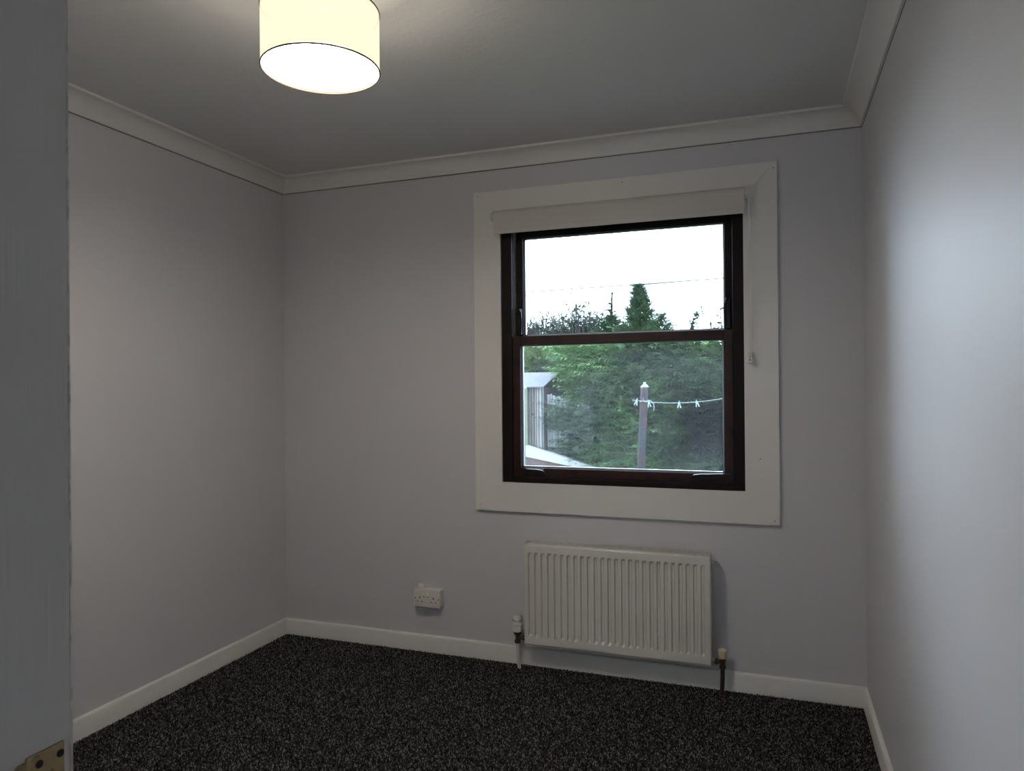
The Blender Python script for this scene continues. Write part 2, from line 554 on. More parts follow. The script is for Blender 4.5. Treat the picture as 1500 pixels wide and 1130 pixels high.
# ------------------------------------------------------------------ window
win = bpy.data.objects.new('window_1', None)
win.location = ((WX0 + WX1) / 2, YB, WZ0)
COL.objects.link(win)
LOC['window_1'] = Vector(win.location)
win['kind'] = 'structure'
win['label'] = 'dark mahogany two sash window in a wide white board surround'
AX0, AX1, AZ0, AZ1 = -1.290, 0.023, 0.688, 2.146
IX0, IX1, IZ0, IZ1 = -1.160, -0.108, 0.820, 2.016
AY0, AY1 = YB - 0.019, YB + 0.002
def board(poly):
    bm = prism(poly, 'Y', AY0, AY1)
    bmesh.ops.bevel(bm, geom=[e for e in bm.edges if all(abs(v.co.y - AY0) < 1e-6 for v in e.verts)], offset=0.0012, segments=2, affect='EDGES')
    return obj('surround_board', bm, M['gloss'], win)
board([(AX0, AZ0), (IX0, IZ0), (IX0, IZ1), (AX0, AZ1)])
board([(AX1, AZ0), (IX1, IZ0), (IX1, IZ1), (AX1, AZ1)])
board([(AX0, AZ0), (IX0, IZ0), (IX1, IZ0), (AX1, AZ0)])
board([(AX0, AZ1), (IX0, IZ1), (IX1, IZ1), (AX1, AZ1)])
for (x, z) in ((-1.268, 2.127), (0.010, 2.120), (-0.049, 0.953), (-1.268, 0.715), (0.003, 0.706), (-0.60, 2.125)):
    obj('nail_head', lathe(x, AY0 - 0.0006, z, [(0.0022, 0), (0.0022, 0.0012)], 8, 'Y'), M['dark_hole'], win)

# fixed frame lining the opening
FY0, FY1 = YB - 0.006, YB + 0.100
FX0, FX1, FZ0, FZ1 = WX0, WX1, WZ0, WZ1
def frame_bar(name, *a, **k):
    return obj(name, box(*a, bevel=0.002, **k), M['frame'], win)
frame_bar('frame_jamb', FX0, -1.112, FY0, FY1, FZ0, FZ1)
frame_bar('frame_jamb', -0.152, FX1, FY0, FY1, FZ0, FZ1)
frame_bar('frame_head', -1.112, -0.152, FY0, FY1, 1.972, FZ1)
frame_bar('frame_sill', -1.112, -0.152, FY0 - 0.004, FY1, FZ0, 0.845)
obj('lit_frame_strip', box(-1.1125, -1.1085, YB + 0.018, YB + 0.0555, 1.486, 1.97, bevel=0.001), M['strip'], win)  # mauve colour stands for light falling on the frame's inner face

def sash(name, x0, x1, z0, z1, gx0, gx1, gz0, gz1, y0, y1, mat, pane_mat):
    bm = bmesh.new()
    for a in ((x0, gx0, z0, z1), (gx1, x1, z0, z1), (gx0, gx1, z0, gz0), (gx0, gx1, gz1, z1)):
        add_box(bm, a[0], a[1], y0, y1, a[2], a[3], bevel=0.002)
    s = obj(name, bm, mat, win)
    bw = 0.007
    bd = bmesh.new()
    ym = (y0 + y1) / 2
    for a in ((gx0 - 0.001, gx0 + bw, gz0, gz1), (gx1 - bw, gx1 + 0.001, gz0, gz1), (gx0, gx1, gz0 - 0.001, gz0 + bw), (gx0, gx1, gz1 - bw * 0.6, gz1 + 0.001)):
        add_box(bd, a[0], a[1], ym - 0.004, ym + 0.012, a[2], a[3])
    obj('glazing_bead', bd, M['spacer'], s)['label'] = 'pale bead round the glass'
    obj('pane', box(gx0, gx1, ym + 0.002, ym + 0.006, gz0, gz1), pane_mat, s)
    return s
low = sash('lower_sash', -1.1118, -0.1522, 0.847, 1.482, -1.076, -0.190, 0.886, 1.441, YB + 0.004, YB + 0.046, M['mahogany'], M['pane_lower'])
upp = sash('upper_sash', -1.112, -0.152, 1.440, 1.972, -1.078, -0.186, 1.486, 1.936, YB + 0.056, YB + 0.098, M['frame'], M['pane_upper'])
# sash catches low on the lower sash
def catch_low(x0, x1, zc, knob_left):
    c = bmesh.new()
    if knob_left:
        add_prism(c, [(x0 - 0.012, zc - 0.006), (x0 + 0.004, zc + 0.008), (x1 - 0.004, zc + 0.015), (x1, zc - 0.004), (x0 + 0.02, zc - 0.013)], 'Y', YB - 0.010, YB + 0.005)
    else:
        add_box(c, x0, x1, YB - 0.010, YB + 0.005, zc - 0.011, zc + 0.011, bevel=0.003)
    o = obj('catch', c, M['black_metal'], low)
    k = bmesh.new()
    xs = x0 if knob_left else x1
    sgn = 1 if knob_left else -1
    pts = [(xs + sgn * 0.075, YB - 0.014, zc + 0.008), (xs + sgn * 0.03, YB - 0.018, zc + 0.006), (xs + sgn * 0.004, YB - 0.021, zc + 0.002), (xs - sgn * 0.008, YB - 0.019, zc - 0.010), (xs - sgn * 0.004, YB - 0.014, zc - 0.018)]
    add_tube(k, pts, [0.0045, 0.006, 0.0065, 0.006, 0.004], 8)
    obj('catch', k, M['black_metal'], low, smooth=True)
catch_low(-1.055, -0.965, 0.872, False)
catch_low(-0.315, -0.165, 0.874, True)
def catch_up(x, z0, z1, sgn):
    c = bmesh.new()
    add_box(c, x - 0.010, x + 0.010, YB + 0.042, YB + 0.058, z0, z1, bevel=0.003)
    obj('catch', c, M['black_metal'], upp)
    k = bmesh.new()
    pts = [(x, YB + 0.050, z1 - 0.004), (x + sgn * 0.004, YB + 0.032, z1 - 0.008), (x + sgn * 0.010, YB + 0.026, z1 - 0.024), (x + sgn * 0.012, YB + 0.030, z1 - 0.06), (x + sgn * 0.011, YB + 0.034, z0 + 0.004)]
    add_tube(k, pts, [0.004, 0.005, 0.005, 0.0045, 0.004], 8)
    obj('catch', k, M['black_metal'], upp, smooth=True)
catch_up(-1.092, 1.492, 1.612, 1)
catch_up(-0.172, 1.487, 1.618, -1)

# ------------------------------------------------------------------ roller blind
bl = empty('roller_blind', (-0.636, YB - 0.02, 1.94), 'cream roller blind wound up across the top of the window', 'blind')
BX0, BX1 = -1.172, -0.100
RC = (YB - 0.048, 2.0225)
obj('roller', lathe(BX0, RC[0], RC[1], [(0.016, 0.0), (0.016, BX1 - BX0)], 20, 'X'), M['chain'], bl, smooth=True)
front = RC[0] - 0.0245
bm = bmesh.new()
add_lathe(bm, BX0, RC[0], RC[1], [(0.0245, 0.0), (0.0245, BX1 - BX0)], 40, 'X')
add_box(bm, BX0, BX1, front, front + 0.0012, 1.945, RC[1])
obj('fabric', bm, M['blind'], bl, smooth=True)
bm = bmesh.new()
add_box(bm, BX0, BX1, front - 0.0015, front + 0.0045, 1.9365, 1.962, bevel=0.002)
obj('bottom_bar', bm, M['blind'], bl)
for x0, x1, nm in ((BX0 - 0.010, BX0 - 0.004, 'bracket'), (BX1 + 0.004, BX1 + 0.011, 'bracket')):
    b = bmesh.new()
    add_box(b, x0, x1, YB - 0.066, AY0 + 0.001, 2.005, 2.046, bevel=0.002)
    add_box(b, min(x0, x1) - 0.001, x1 + 0.001, AY0 - 0.003, AY0 + 0.001, 1.995, 2.056, bevel=0.001)
    obj(nm, b, M['plastic'], bl)
obj('idler_ring', tube([(BX0 - 0.016, RC[0] + 0.016 * math.cos(a), RC[1] + 0.016 * math.sin(a)) for a in np.linspace(0, 2 * PI, 17)[:-1]], 0.0022, 6, True), M['nickel'], bl)
obj('end_cap', lathe(BX1, RC[0], RC[1], [(0.022, 0.002), (0.022, 0.004), (0.014, 0.006), (0.014, 0.015), (0.022, 0.0165), (0.022, 0.019)], 20, 'X'), M['plastic'], bl, smooth=True)
CX, CYY, CZ1 = BX1 + 0.0155, RC[0], 1.372
loop = []
for i in range(13):
    a = PI * i / 12
    loop.append((CX, CYY + 0.017 * math.cos(a), RC[1] + 0.017 * math.sin(a)))
for i in range(1, 40):
    loop.append((CX, CYY - 0.017 + 0.004 * i / 40, RC[1] + (CZ1 - RC[1]) * i / 40))
for i in range(9):
    a = PI + PI * i / 8
    loop.append((CX, CYY + 0.013 * math.cos(a), CZ1 + 0.013 * math.sin(a)))
for i in range(39, 0, -1):
    loop.append((CX + 0.004 * math.sin(PI * i / 40), CYY + 0.017 - 0.004 * i / 40, RC[1] + (CZ1 - RC[1]) * i / 40))
obj('chain', tube(loop, 0.0017, 6, True), M['chain'], bl, smooth=True)
b = bmesh.new()
add_box(b, CX - 0.008, CX + 0.008, CYY - 0.014, CYY + 0.014, 1.366, 1.386, bevel=0.002)
add_box(b, CX - 0.010, CX + 0.010, CYY - 0.006, AY0 + 0.001, 1.338, 1.366, bevel=0.002)
obj('chain_holder', b, M['plastic'], bl)
obj('holder_screw', lathe(CX, CYY - 0.0068, 1.352, [(0.003, 0), (0.003, 0.002)], 10, 'Y'), M['valve_metal'], bl)

# ------------------------------------------------------------------ radiator
RX0, RX1, RZ0, RZ1 = -1.030, -0.244, 0.124, 0.568
RY = YB - 0.100                       # front face
rad = empty('radiator', (-0.637, YB - 0.06, RZ0), 'white enamelled panel radiator with vertical flutes below the window', 'radiator')
def flutes():
    bm = bmesh.new()
    n, w, e, dep = 26, 0.0170, 0.0042, 0.0095
    c0, c1 = -1.005, -0.272
    xs = [(RX0 + 0.002, 0)]
    for i in range(n):
        c = c0 + (c1 - c0) * i / (n - 1)
        xs += [(c - w / 2, 0), (c - w / 2 + e, 1), (c + w / 2 - e, 1), (c + w / 2, 0)]
    xs.append((RX1 - 0.002, 0))
    zs = [(RZ0 + 0.006, 0), (0.160, 0), (0.171, 1), (0.519, 1), (0.530, 0), (RZ1 - 0.010, 0), (RZ1 - 0.004, 0)]
    grid = []
    for k, (z, fz) in enumerate(zs):
        yo = 0.004 if k == len(zs) - 1 else 0.0
        grid.append([bm.verts.new((x, RY + yo + dep * fx * fz, z)) for x, fx in xs])
    for a, b in zip(grid, grid[1:]):
        for i in range(len(xs) - 1):
            bm.faces.new((a[i], a[i + 1], b[i + 1], b[i]))
    # returns round the pressed sheet
    rim = [e for e in bm.edges if e.is_boundary]
    ex = bmesh.ops.extrude_edge_only(bm, edges=rim)
    for v in ex['geom']:
        if isinstance(v, bmesh.types.BMVert): v.co.y = RY + 0.016
    return bm
obj('front_panel', flutes(), M['radiator'], rad)
obj('back_panel', box(RX0 + 0.004, RX1 - 0.004, YB - 0.046, YB - 0.034, RZ0 + 0.004, RZ1 - 0.006, bevel=0.003), M['radiator'], rad)
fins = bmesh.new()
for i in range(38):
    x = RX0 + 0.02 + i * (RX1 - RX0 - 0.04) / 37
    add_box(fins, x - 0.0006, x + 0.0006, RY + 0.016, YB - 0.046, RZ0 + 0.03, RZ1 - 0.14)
obj('convector_fins', fins, M['fin_shade'], rad)
for x0, x1 in ((RX0 - 0.002, RX0 + 0.0015), (RX1 - 0.0015, RX1 + 0.002)):
    obj('side_cover', box(x0, x1, RY + 0.001, YB - 0.034, RZ0, RZ1, bevel=0.001), M['radiator'], rad)
gr = bmesh.new()
gy0, gy1 = RY + 0.006, YB - 0.034
add_box(gr, RX0, RX1, RY + 0.003, gy0 + 0.014, RZ1 - 0.0025, RZ1, bevel=0.0006, seg=1)
add_box(gr, RX0, RX1, gy1 - 0.006, gy1, RZ1 - 0.0025, RZ1)
for i in range(75):
    x = RX0 + 0.004 + i * (RX1 - RX0 - 0.008) / 74
    add_box(gr, x - 0.0017, x + 0.0017, gy0 + 0.014, gy1 - 0.006, RZ1 - 0.0023, RZ1 - 0.0002)
obj('top_grille', gr, M['radiator'], rad)
bt = bmesh.new()
add_box(bt, RX0, RX1, RY + 0.004, RY + 0.018, RZ0 - 0.001, RZ0 + 0.003, bevel=0.0008, seg=1)
obj('bottom_rail', bt, M['radiator'], rad)
for x in (-0.90, -0.37):
    obj('wall_bracket', box(x - 0.015, x + 0.015, YB - 0.036, YB + 0.001, 0.16, 0.52, bevel=0.002), M['radiator'], rad)
# air vent at the top right
av = bmesh.new()
add_lathe(av, RX1, YB - 0.062, 0.530, [(0.009, 0), (0.009, 0.008), (0.0065, 0.009), (0.0065, 0.018), (0.004, 0.019)], 12, 'X')
obj('air_vent', av, M['nickel'], rad, smooth=True)
# thermostatic valve at the left
TX, TY = -1.078, YB - 0.058
vb = bmesh.new()
add_lathe(vb, TX, TY, 0.112, [(0.011, 0.0), (0.014, 0.002), (0.014, 0.014), (0.010, 0.016), (0.011, 0.034), (0.017, 0.040), (0.019, 0.052)], 16)
add_lathe(vb, TX + 0.006, TY, 0.137, [(0.008, 0), (0.008, 0.018), (0.012, 0.019), (0.012, 0.030), (0.008, 0.031), (0.008, 0.044)], 12, 'X')
tv = obj('thermostatic_valve', vb, M['valve_metal'], rad, smooth=True)
hd = bmesh.new()
add_lathe(hd, TX, TY, 0.163, [(0.0175, 0), (0.0205, 0.003), (0.0215, 0.030), (0.0235, 0.032), (0.0235, 0.037), (0.0205, 0.039), (0.0195, 0.066), (0.016, 0.072), (0.010, 0.074)], 24)
obj('valve_head', hd, M['plastic'], tv, smooth=True)
for i in range(7):
    a = PI + PI * (i + 0.5) / 7
    cx, cy = TX + 0.0202 * math.cos(a), TY + 0.0202 * math.sin(a)
    rot = Matrix.Rotation(a, 3, 'Z')
    obj('head_slot', box(cx - 0.0012, cx + 0.0004, cy - 0.0014, cy + 0.0010, 0.209, 0.218, rot=rot, pivot=(cx, cy, 0.215)), M['dark_hole'], tv)
obj('inlet_pipe', tube([(TX, TY, 0.113), (TX + 0.002, TY, 0.07), (TX + 0.008, TY - 0.002, 0.001)], 0.0085, 14), M['pipe_white'], rad, smooth=True)['label'] = 'white sleeved pipe'
# lockshield valve at the right
LX, LY = -0.200, YB - 0.060
vb = bmesh.new()
add_lathe(vb, LX, LY, 0.106, [(0.011, 0.0), (0.013, 0.002), (0.013, 0.014), (0.009, 0.016), (0.011, 0.030), (0.012, 0.044)], 16)
add_lathe(vb, RX1 + 0.014, LY, 0.134, [(0.011, 0.0), (0.012, 0.003), (0.012, 0.012), (0.008, 0.013), (0.008, 0.028)], 12, 'X')
ls = obj('lockshield_valve', vb, M['valve_metal'], rad, smooth=True)
obj('union_nut', lathe(RX1, LY, 0.138, [(0.010, 0.0), (0.010, 0.014)], 6, 'X'), M['nickel'], ls)
obj('valve_cap', lathe(LX, LY, 0.149, [(0.013, 0.0), (0.0165, 0.026), (0.018, 0.027), (0.018, 0.033), (0.016, 0.035)], 20), M['cream_plastic'], ls, smooth=True)['label'] = 'cream plastic cap'
obj('outlet_pipe', tube([(LX, LY, 0.108), (LX - 0.001, LY, 0.06), (LX - 0.004, LY - 0.001, 0.001)], 0.0085, 14), M['old_pipe'], rad, smooth=True)['label'] = 'tarnished brown pipe'

# ------------------------------------------------------------------ double socket
SX0, SX1, SZ0, SZ1 = -1.599, -1.465, 0.222, 0.306
SY = YB - 0.046
so = empty('wall_socket', ((SX0 + SX1) / 2, YB, SZ0), 'white double wall socket with two switches on a raised box', 'socket')
obj('back_box', box(SX0 + 0.002, SX1 - 0.002, SY + 0.010, YB + 0.001, SZ0 + 0.002, SZ1 - 0.002, bevel=0.003), M['plastic'], so)
fp = box(SX0, SX1, SY, SY + 0.011, SZ0, SZ1, bevel=0.004, seg=3)
fpo = obj('face_plate', fp, M['plastic'], so, smooth=True)
for xo in (-0.0115, 0.0085):
    cx = (SX0 + SX1) / 2 - 0.004 + xo
    s = prism([(SY - 0.0015, 0.272), (SY - 0.0050, 0.2785), (SY - 0.0008, 0.2925), (SY + 0.002, 0.2925), (SY + 0.002, 0.272)], 'X', cx - 0.0055, cx + 0.0055)
    obj('switch', s, M['switch'], so)
    obj('switch_shadow_gap', box(cx - 0.0062, cx + 0.0062, SY - 0.0006, SY + 0.001, 0.2695, 0.272), M['dark_hole'], so)
for sx, sg in ((-0.0365, 1), (0.0335, 1)):
    cx = (SX0 + SX1) / 2 + sx
    h = bmesh.new()
    add_box(h, cx - 0.0022, cx + 0.0022, SY - 0.0005, SY + 0.002, 0.262, 0.271)
    add_box(h, cx - 0.0145, cx - 0.0085, SY - 0.0005, SY + 0.002, 0.2465, 0.2505)
    add_box(h, cx + 0.0085, cx + 0.0145, SY - 0.0005, SY + 0.002, 0.2465, 0.2505)
    obj('pin_holes', h, M['dark_hole'], so)
for sx in (-0.060, 0.060):
    obj('plate_screw', lathe((SX0 + SX1) / 2 + sx, SY - 0.0006, 0.2635, [(0.0028, 0), (0.0028, 0.002)], 12, 'Y'), M['dark_hole'], so)
obj('cable_cover', box(SX0 + 0.006, SX0 + 0.030, YB - 0.012, YB + 0.001, SZ1 - 0.003, SZ1 + 0.012, bevel=0.002), M['plastic'], so)

# ------------------------------------------------------------------ ceiling lamp
LXC, LYC, LR, LZ0, LZ1 = -1.075, 1.570, 0.147, 2.064, 2.213
lp = empty('pendant_lamp', (LXC, LYC, ZC), 'lit ceiling lamp with a cream drum shade', 'lamp')
sb = bmesh.new()
add_lathe(sb, LXC, LYC, 0, [(LR, LZ0), (LR, LZ1)], 64, cap=False)
obj('lamp_shade', sb, M['shade'], lp, smooth=True)['label'] = 'glowing cream drum shade'
df = bmesh.new()
bmesh.ops.create_circle(df, cap_ends=True, segments=64, radius=LR - 0.003, matrix=Matrix.Translation((LXC, LYC, LZ0 + 0.004)))
dfo = obj('diffuser', df, M['diffuser'], lp)
if dfo.data.polygons[0].normal.z > 0: dfo.data.flip_normals()
dfo['label'] = 'white glowing disc closing the shade below'
for z in (LZ0, LZ1):
    pts = [(LXC + LR * math.cos(a), LYC + LR * math.sin(a), z) for a in np.linspace(0, 2 * PI, 65)[:-1]]
    obj('rim_ring', tube(pts, 0.0021, 6, True), M['lamp_ring'], lp, smooth=True)
tc_ = bmesh.new()
bmesh.ops.create_circle(tc_, cap_ends=True, segments=64, radius=LR - 0.003, matrix=Matrix.Translation((LXC, LYC, LZ1 - 0.004)))
obj('added_top_lid', tc_, M['lid'], lp)  # unseen lid added to hold back the bulb's glow on the ceiling
obj('lamp_holder', lathe(LXC, LYC, 0, [(0.014, LZ1 + 0.012), (0.016, LZ1 + 0.026), (0.008, LZ1 + 0.034)], 16), M['plastic'], lp, smooth=True)
obj('cord', tube([(LXC, LYC, LZ1 + 0.005), (LXC, LYC, ZC - 0.02)], 0.003, 8), M['plastic'], lp)
obj('ceiling_rose', lathe(LXC, LYC, ZC, [(0.045, 0.001), (0.045, -0.010), (0.030, -0.020), (0.010, -0.024)], 24), M['plastic'], lp, smooth=True)
# the bulb's own light
bd = bpy.data.lights.new('bulb', 'POINT')
bd.energy = LAMP_WATTS
bd.color = LAMP_COL
bd.shadow_soft_size = 0.035
bo = bpy.data.objects.new('bulb', bd)
COL.objects.link(bo)
bo.parent = lp
bo.location = (0, 0, LZ0 + 0.040 - ZC)

# ------------------------------------------------------------------ garden beyond the window
g = box(-14, 9, YB + WT + 0.03, 40, -1.3, -0.9)
structure('ground', g, M['lawn'], label='rough grass of the garden below the window')

def sprays(P, D, L, tint, blades=5, width=0.075, spread=0.8, upv=(0, 0, 1), flat=0.45):
    """Flat feathery evergreen sprays: a pointed spine with side blades. P base, D direction, L length."""
    n = len(P)
    D = D / np.linalg.norm(D, axis=1, keepdims=True)
    S = np.cross(D, np.array(upv) + rng.normal(0, flat, (n, 3)))
    S /= np.linalg.norm(S, axis=1, keepdims=True) + 1e-9
    Vs, Ts = [], []
    w = (L * width)[:, None]
    Lc = L[:, None]
    Vs.append(np.stack([P - S * w * 0.5, P + S * w * 0.5, P + D * Lc], 1)); Ts.append(tint)
    for k in range(blades):
        t = 0.15 + 0.7 * k / max(1, blades - 1)
        for sg in (-1, 1):
            tt = t + rng.normal(0, 0.04, (n, 1))
            B = P + D * Lc * tt
            ln = Lc * (0.48 * (1 - 0.55 * t)) * rng.uniform(0.7, 1.2, (n, 1))
            dd = D * 0.8 + S * sg * spread + np.array([0, 0, -0.12])
            dd /= np.linalg.norm(dd, axis=1, keepdims=True)
            q = D * w * 0.9
            Vs.append(np.stack([B, B + q, B + dd * ln], 1))
            Ts.append(tint * rng.uniform(0.8, 1.25, (n, 1)))
    V = np.concatenate(Vs, 0)
    T = np.concatenate(Ts, 0)
    F = np.arange(len(V) * 3).reshape(-1, 3)
    return V.reshape(-1, 3), F, T

def leaf_tint(n, light, dark, mixv):
    return np.array(dark)[None] * (1 - mixv) + np.array(light)[None] * mixv

def blob(P, s, seed):
    """cheap smooth noise in 0..1"""
    r = np.random.default_rng(seed)
    v = np.zeros(len(P))
    for k in range(6):
        d = r.normal(0, 1, 3) * s
        v += np.sin(P @ d + r.uniform(0, 6.28))
    return 0.5 + v / 7.0

def hedge():
    x0, x1, z0, z1 = -2.47, 2.0, -0.9, 1.80
    yf = 9.05
    h = empty('hedge', (-0.3, 10.1, -0.9), 'tall dense green evergreen hedge filling the lower window view', 'hedge')
    # inner growth
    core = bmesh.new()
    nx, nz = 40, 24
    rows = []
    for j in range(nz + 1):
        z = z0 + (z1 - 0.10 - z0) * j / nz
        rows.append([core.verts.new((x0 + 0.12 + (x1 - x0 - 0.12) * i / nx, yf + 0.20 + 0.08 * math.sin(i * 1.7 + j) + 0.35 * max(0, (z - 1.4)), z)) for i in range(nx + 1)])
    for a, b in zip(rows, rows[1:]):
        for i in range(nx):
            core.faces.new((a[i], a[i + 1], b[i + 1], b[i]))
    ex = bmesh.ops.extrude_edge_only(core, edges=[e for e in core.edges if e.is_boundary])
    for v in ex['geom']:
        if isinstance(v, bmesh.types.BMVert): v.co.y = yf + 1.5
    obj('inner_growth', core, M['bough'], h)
    # front face
    n = 23000
    x = rng.uniform(x0, x1, n); z = rng.uniform(z0, z1, n)
    # the left flank is ragged: it bulges out further at some heights
    left = x0 - 0.10 + 0.16 * np.sin(z * 5.1 + 0.6) + 0.10 * np.sin(z * 12.3) - 0.25 * np.clip(z - 1.1, 0, 1)
    x = np.where(x < -1.9, left + (x - x0) * (-1.9 - left) / (-1.9 - x0), x)
    P0 = np.stack([x, np.full(n, yf), z], 1)
    b = blob(P0 * np.array([1, 0, 2.2]), 2.2, 3)
    y = yf + 0.16 - 0.30 * (b - 0.5) + 0.35 * np.clip(z - 1.35, 0, 1) + rng.normal(0, 0.05, n)
    P = np.stack([x, y, z], 1)
    near_left = np.clip((-2.0 - x) / 0.6, 0, 1)
    D = np.stack([rng.normal(0, 0.75, n) - 1.1 * near_left - 0.25, -0.75 + rng.normal(0, 0.25, n), rng.normal(0.0, 0.13, n) + 0.5 * np.clip(z - 1.6, 0, 1)], 1)
    L = rng.uniform(0.13, 0.34, n)
    m = np.clip(0.15 + 0.75 * blob(P * np.array([1, 1, 1.6]), 4.0, 5) ** 1.5 + rng.normal(0, 0.34, n), 0, 1)
    t = leaf_tint(n, (0.082, 0.155, 0.048), (0.008, 0.021, 0.013), m[:, None])
    blue = (rng.random(n) < 0.15)
    t[blue] = t[blue] * np.array([1.0, 1.0, 1.6])
    V, F, T = sprays(P, D, L, t, blades=4, width=0.10, flat=0.30)
    # top
    n2 = 7000
    x = rng.uniform(x0 - 0.3, x1, n2); yy = rng.uniform(yf + 0.2, yf + 1.5, n2)
    P = np.stack([x, yy, z1 - 0.12 + 0.05 * np.sin(x * 3.0) + rng.normal(0, 0.04, n2)], 1)
    D = np.stack([rng.normal(0, 0.8, n2), rng.normal(-0.3, 0.4, n2), np.abs(rng.normal(0.35, 0.25, n2))], 1)
    L = rng.uniform(0.10, 0.22, n2)
    m = np.clip(rng.normal(0.7, 0.25, n2), 0, 1)
    V2, F2, T2 = sprays(P, D, L, leaf_tint(n2, (0.065, 0.125, 0.045), (0.015, 0.038, 0.020), m[:, None]), blades=4, width=0.085)
    soup('foliage', np.concatenate([V, V2]), np.concatenate([F, F2 + len(V)]), np.concatenate([T, T2]), M['leaf'], h)
hedge()

def conifer(name, cx, cy, zb, zt, hw, n, seed, label, group=None, lead=0.0, hw_pow=1.0, lit=(0.045, 0.085, 0.028), dk=(0.006, 0.017, 0.012)):
    r = np.random.default_rng(seed)
    e = empty(name, (cx, cy, -0.9), label, 'tree', group)
    obj('trunk', tube([(cx, cy, -0.9), (cx, cy, zb), (cx + 0.02, cy, zt - (0.05 if lead else 0.30))], [0.08, 0.055, 0.012], 8), M['twig'], e)
    t = r.random(n) ** 1.25
    a0 = r.uniform(0, 2 * PI, n)
    z = zb + (zt - lead - zb) * t
    tier = 0.62 + 0.38 * np.sin(z * 24 + seed + 1.3 * np.sin(a0 * 3))
    rad = hw * (1 - t) ** hw_pow * tier * r.uniform(0.15, 1.0, n) + 0.015
    a = a0
    P = np.stack([cx + rad * np.cos(a), cy + rad * np.sin(a), z], 1)
    D = np.stack([np.cos(a), np.sin(a), 0.45 + r.normal(0, 0.35, n)], 1)
    L = (0.085 + 0.17 * (1 - t)) * r.uniform(0.6, 1.6, n)
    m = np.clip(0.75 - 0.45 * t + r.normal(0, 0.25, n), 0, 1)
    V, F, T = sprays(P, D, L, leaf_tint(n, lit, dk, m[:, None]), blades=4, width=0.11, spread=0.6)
    if lead:
        k = 60
        z = np.linspace(zt - lead, zt, k)
        a = r.uniform(0, 2 * PI, k)
        P = np.stack([np.full(k, cx) + 0.012, np.full(k, cy), z], 1)
        D = np.stack([np.cos(a), np.sin(a), r.normal(0.35, 0.25, k)], 1)
        V2, F2, T2 = sprays(P, D, np.linspace(0.20, 0.09, k), np.tile(np.array(dk), (k, 1)), blades=3, width=0.16, spread=0.5)
        V, F, T = np.concatenate([V, V2]), np.concatenate([F, F2 + len(V)]), np.concatenate([T, T2])
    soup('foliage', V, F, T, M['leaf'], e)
conifer('conifer_tree', -1.93, 11.2, 1.0, 2.80, 1.05, 6000, 2, 'tall pointed dark conifer rising above the hedge, the highest tree seen through the upper pane', hw_pow=1.25)
conifer('conifer_tree', -2.40, 11.3, 1.0, 2.76, 1.05, 4200, 5, 'slimmer conifer with a thin bare leader just left of the tallest conifer', lead=0.42, hw_pow=0.9)
conifer('conifer_tree', -1.55, 10.9, 1.1, 2.30, 0.85, 2400, 8, 'low spreading conifer tip just right of the tallest conifer')

def bare_shrub(name, cx, cy, zb, zt, hw, n, seed, label):
    r = random.Random(seed)
    q = np.random.default_rng(seed)
    e = empty(name, (cx, cy, -0.9), label, 'shrub')
    bm = bmesh.new()
    add_tube(bm, [(cx, cy, -0.9), (cx, cy, zb)], [0.05, 0.035], 6)
    tips = []
    for k in range(n):
        a = r.uniform(0, 2 * PI)
        ex_ = hw * math.sqrt(r.random())
        top = zb + (zt - zb) * (0.45 + 0.55 * r.random()) * (1 - 0.35 * ex_ / hw)
        p = [(cx, cy, zb - 0.3)]
        for s in (0.35, 0.65, 0.85, 1.0):
            p.append((cx + ex_ * math.cos(a) * s ** 0.8 + r.gauss(0, 0.02), cy + ex_ * math.sin(a) * 0.6 * s + r.gauss(0, 0.02), zb - 0.3 + (top - zb + 0.3) * s))
        add_tube(bm, p, [0.016, 0.011, 0.008, 0.006, 0.004], 4)
        for s in range(6):
            b = Vector(p[2]).lerp(Vector(p[4]), s / 6)
            d = Vector((r.gauss(0, 1), r.gauss(0, 0.6), r.gauss(0.5, 0.5))).normalized() * r.uniform(0.06, 0.16)
            add_tube(bm, [b, b + d * 0.6, b + d], [0.005, 0.004, 0.003], 3)
            tips.append(b + d)
    obj('branches', bm, M['twig'], e)
    T = np.array([list(t) for t in tips])
    T = np.concatenate([T, T + q.normal(0, 0.03, T.shape)])
    k = len(T)
    D = q.normal(0, 1, (k, 3)) + np.array([0, 0, 0.3])
    m = np.clip(q.normal(0.4, 0.3, k), 0, 1)
    V, F, C = sprays(T, D, q.uniform(0.06, 0.13, k), leaf_tint(k, (0.026, 0.048, 0.022), (0.008, 0.017, 0.016), m[:, None]), blades=2, width=0.22)
    soup('leaves', V, F, C, M['leaf'], e)
bare_shrub('twiggy_shrub', -3.05, 11.6, 1.75, 2.86, 0.60, 110, 4, 'half bare twiggy shrub above the hedge, left of the conifers')
bare_shrub('twiggy_shrub', -3.70, 11.9, 1.75, 2.62, 0.65, 100, 9, 'lower half bare shrub at the far left of the upper pane')

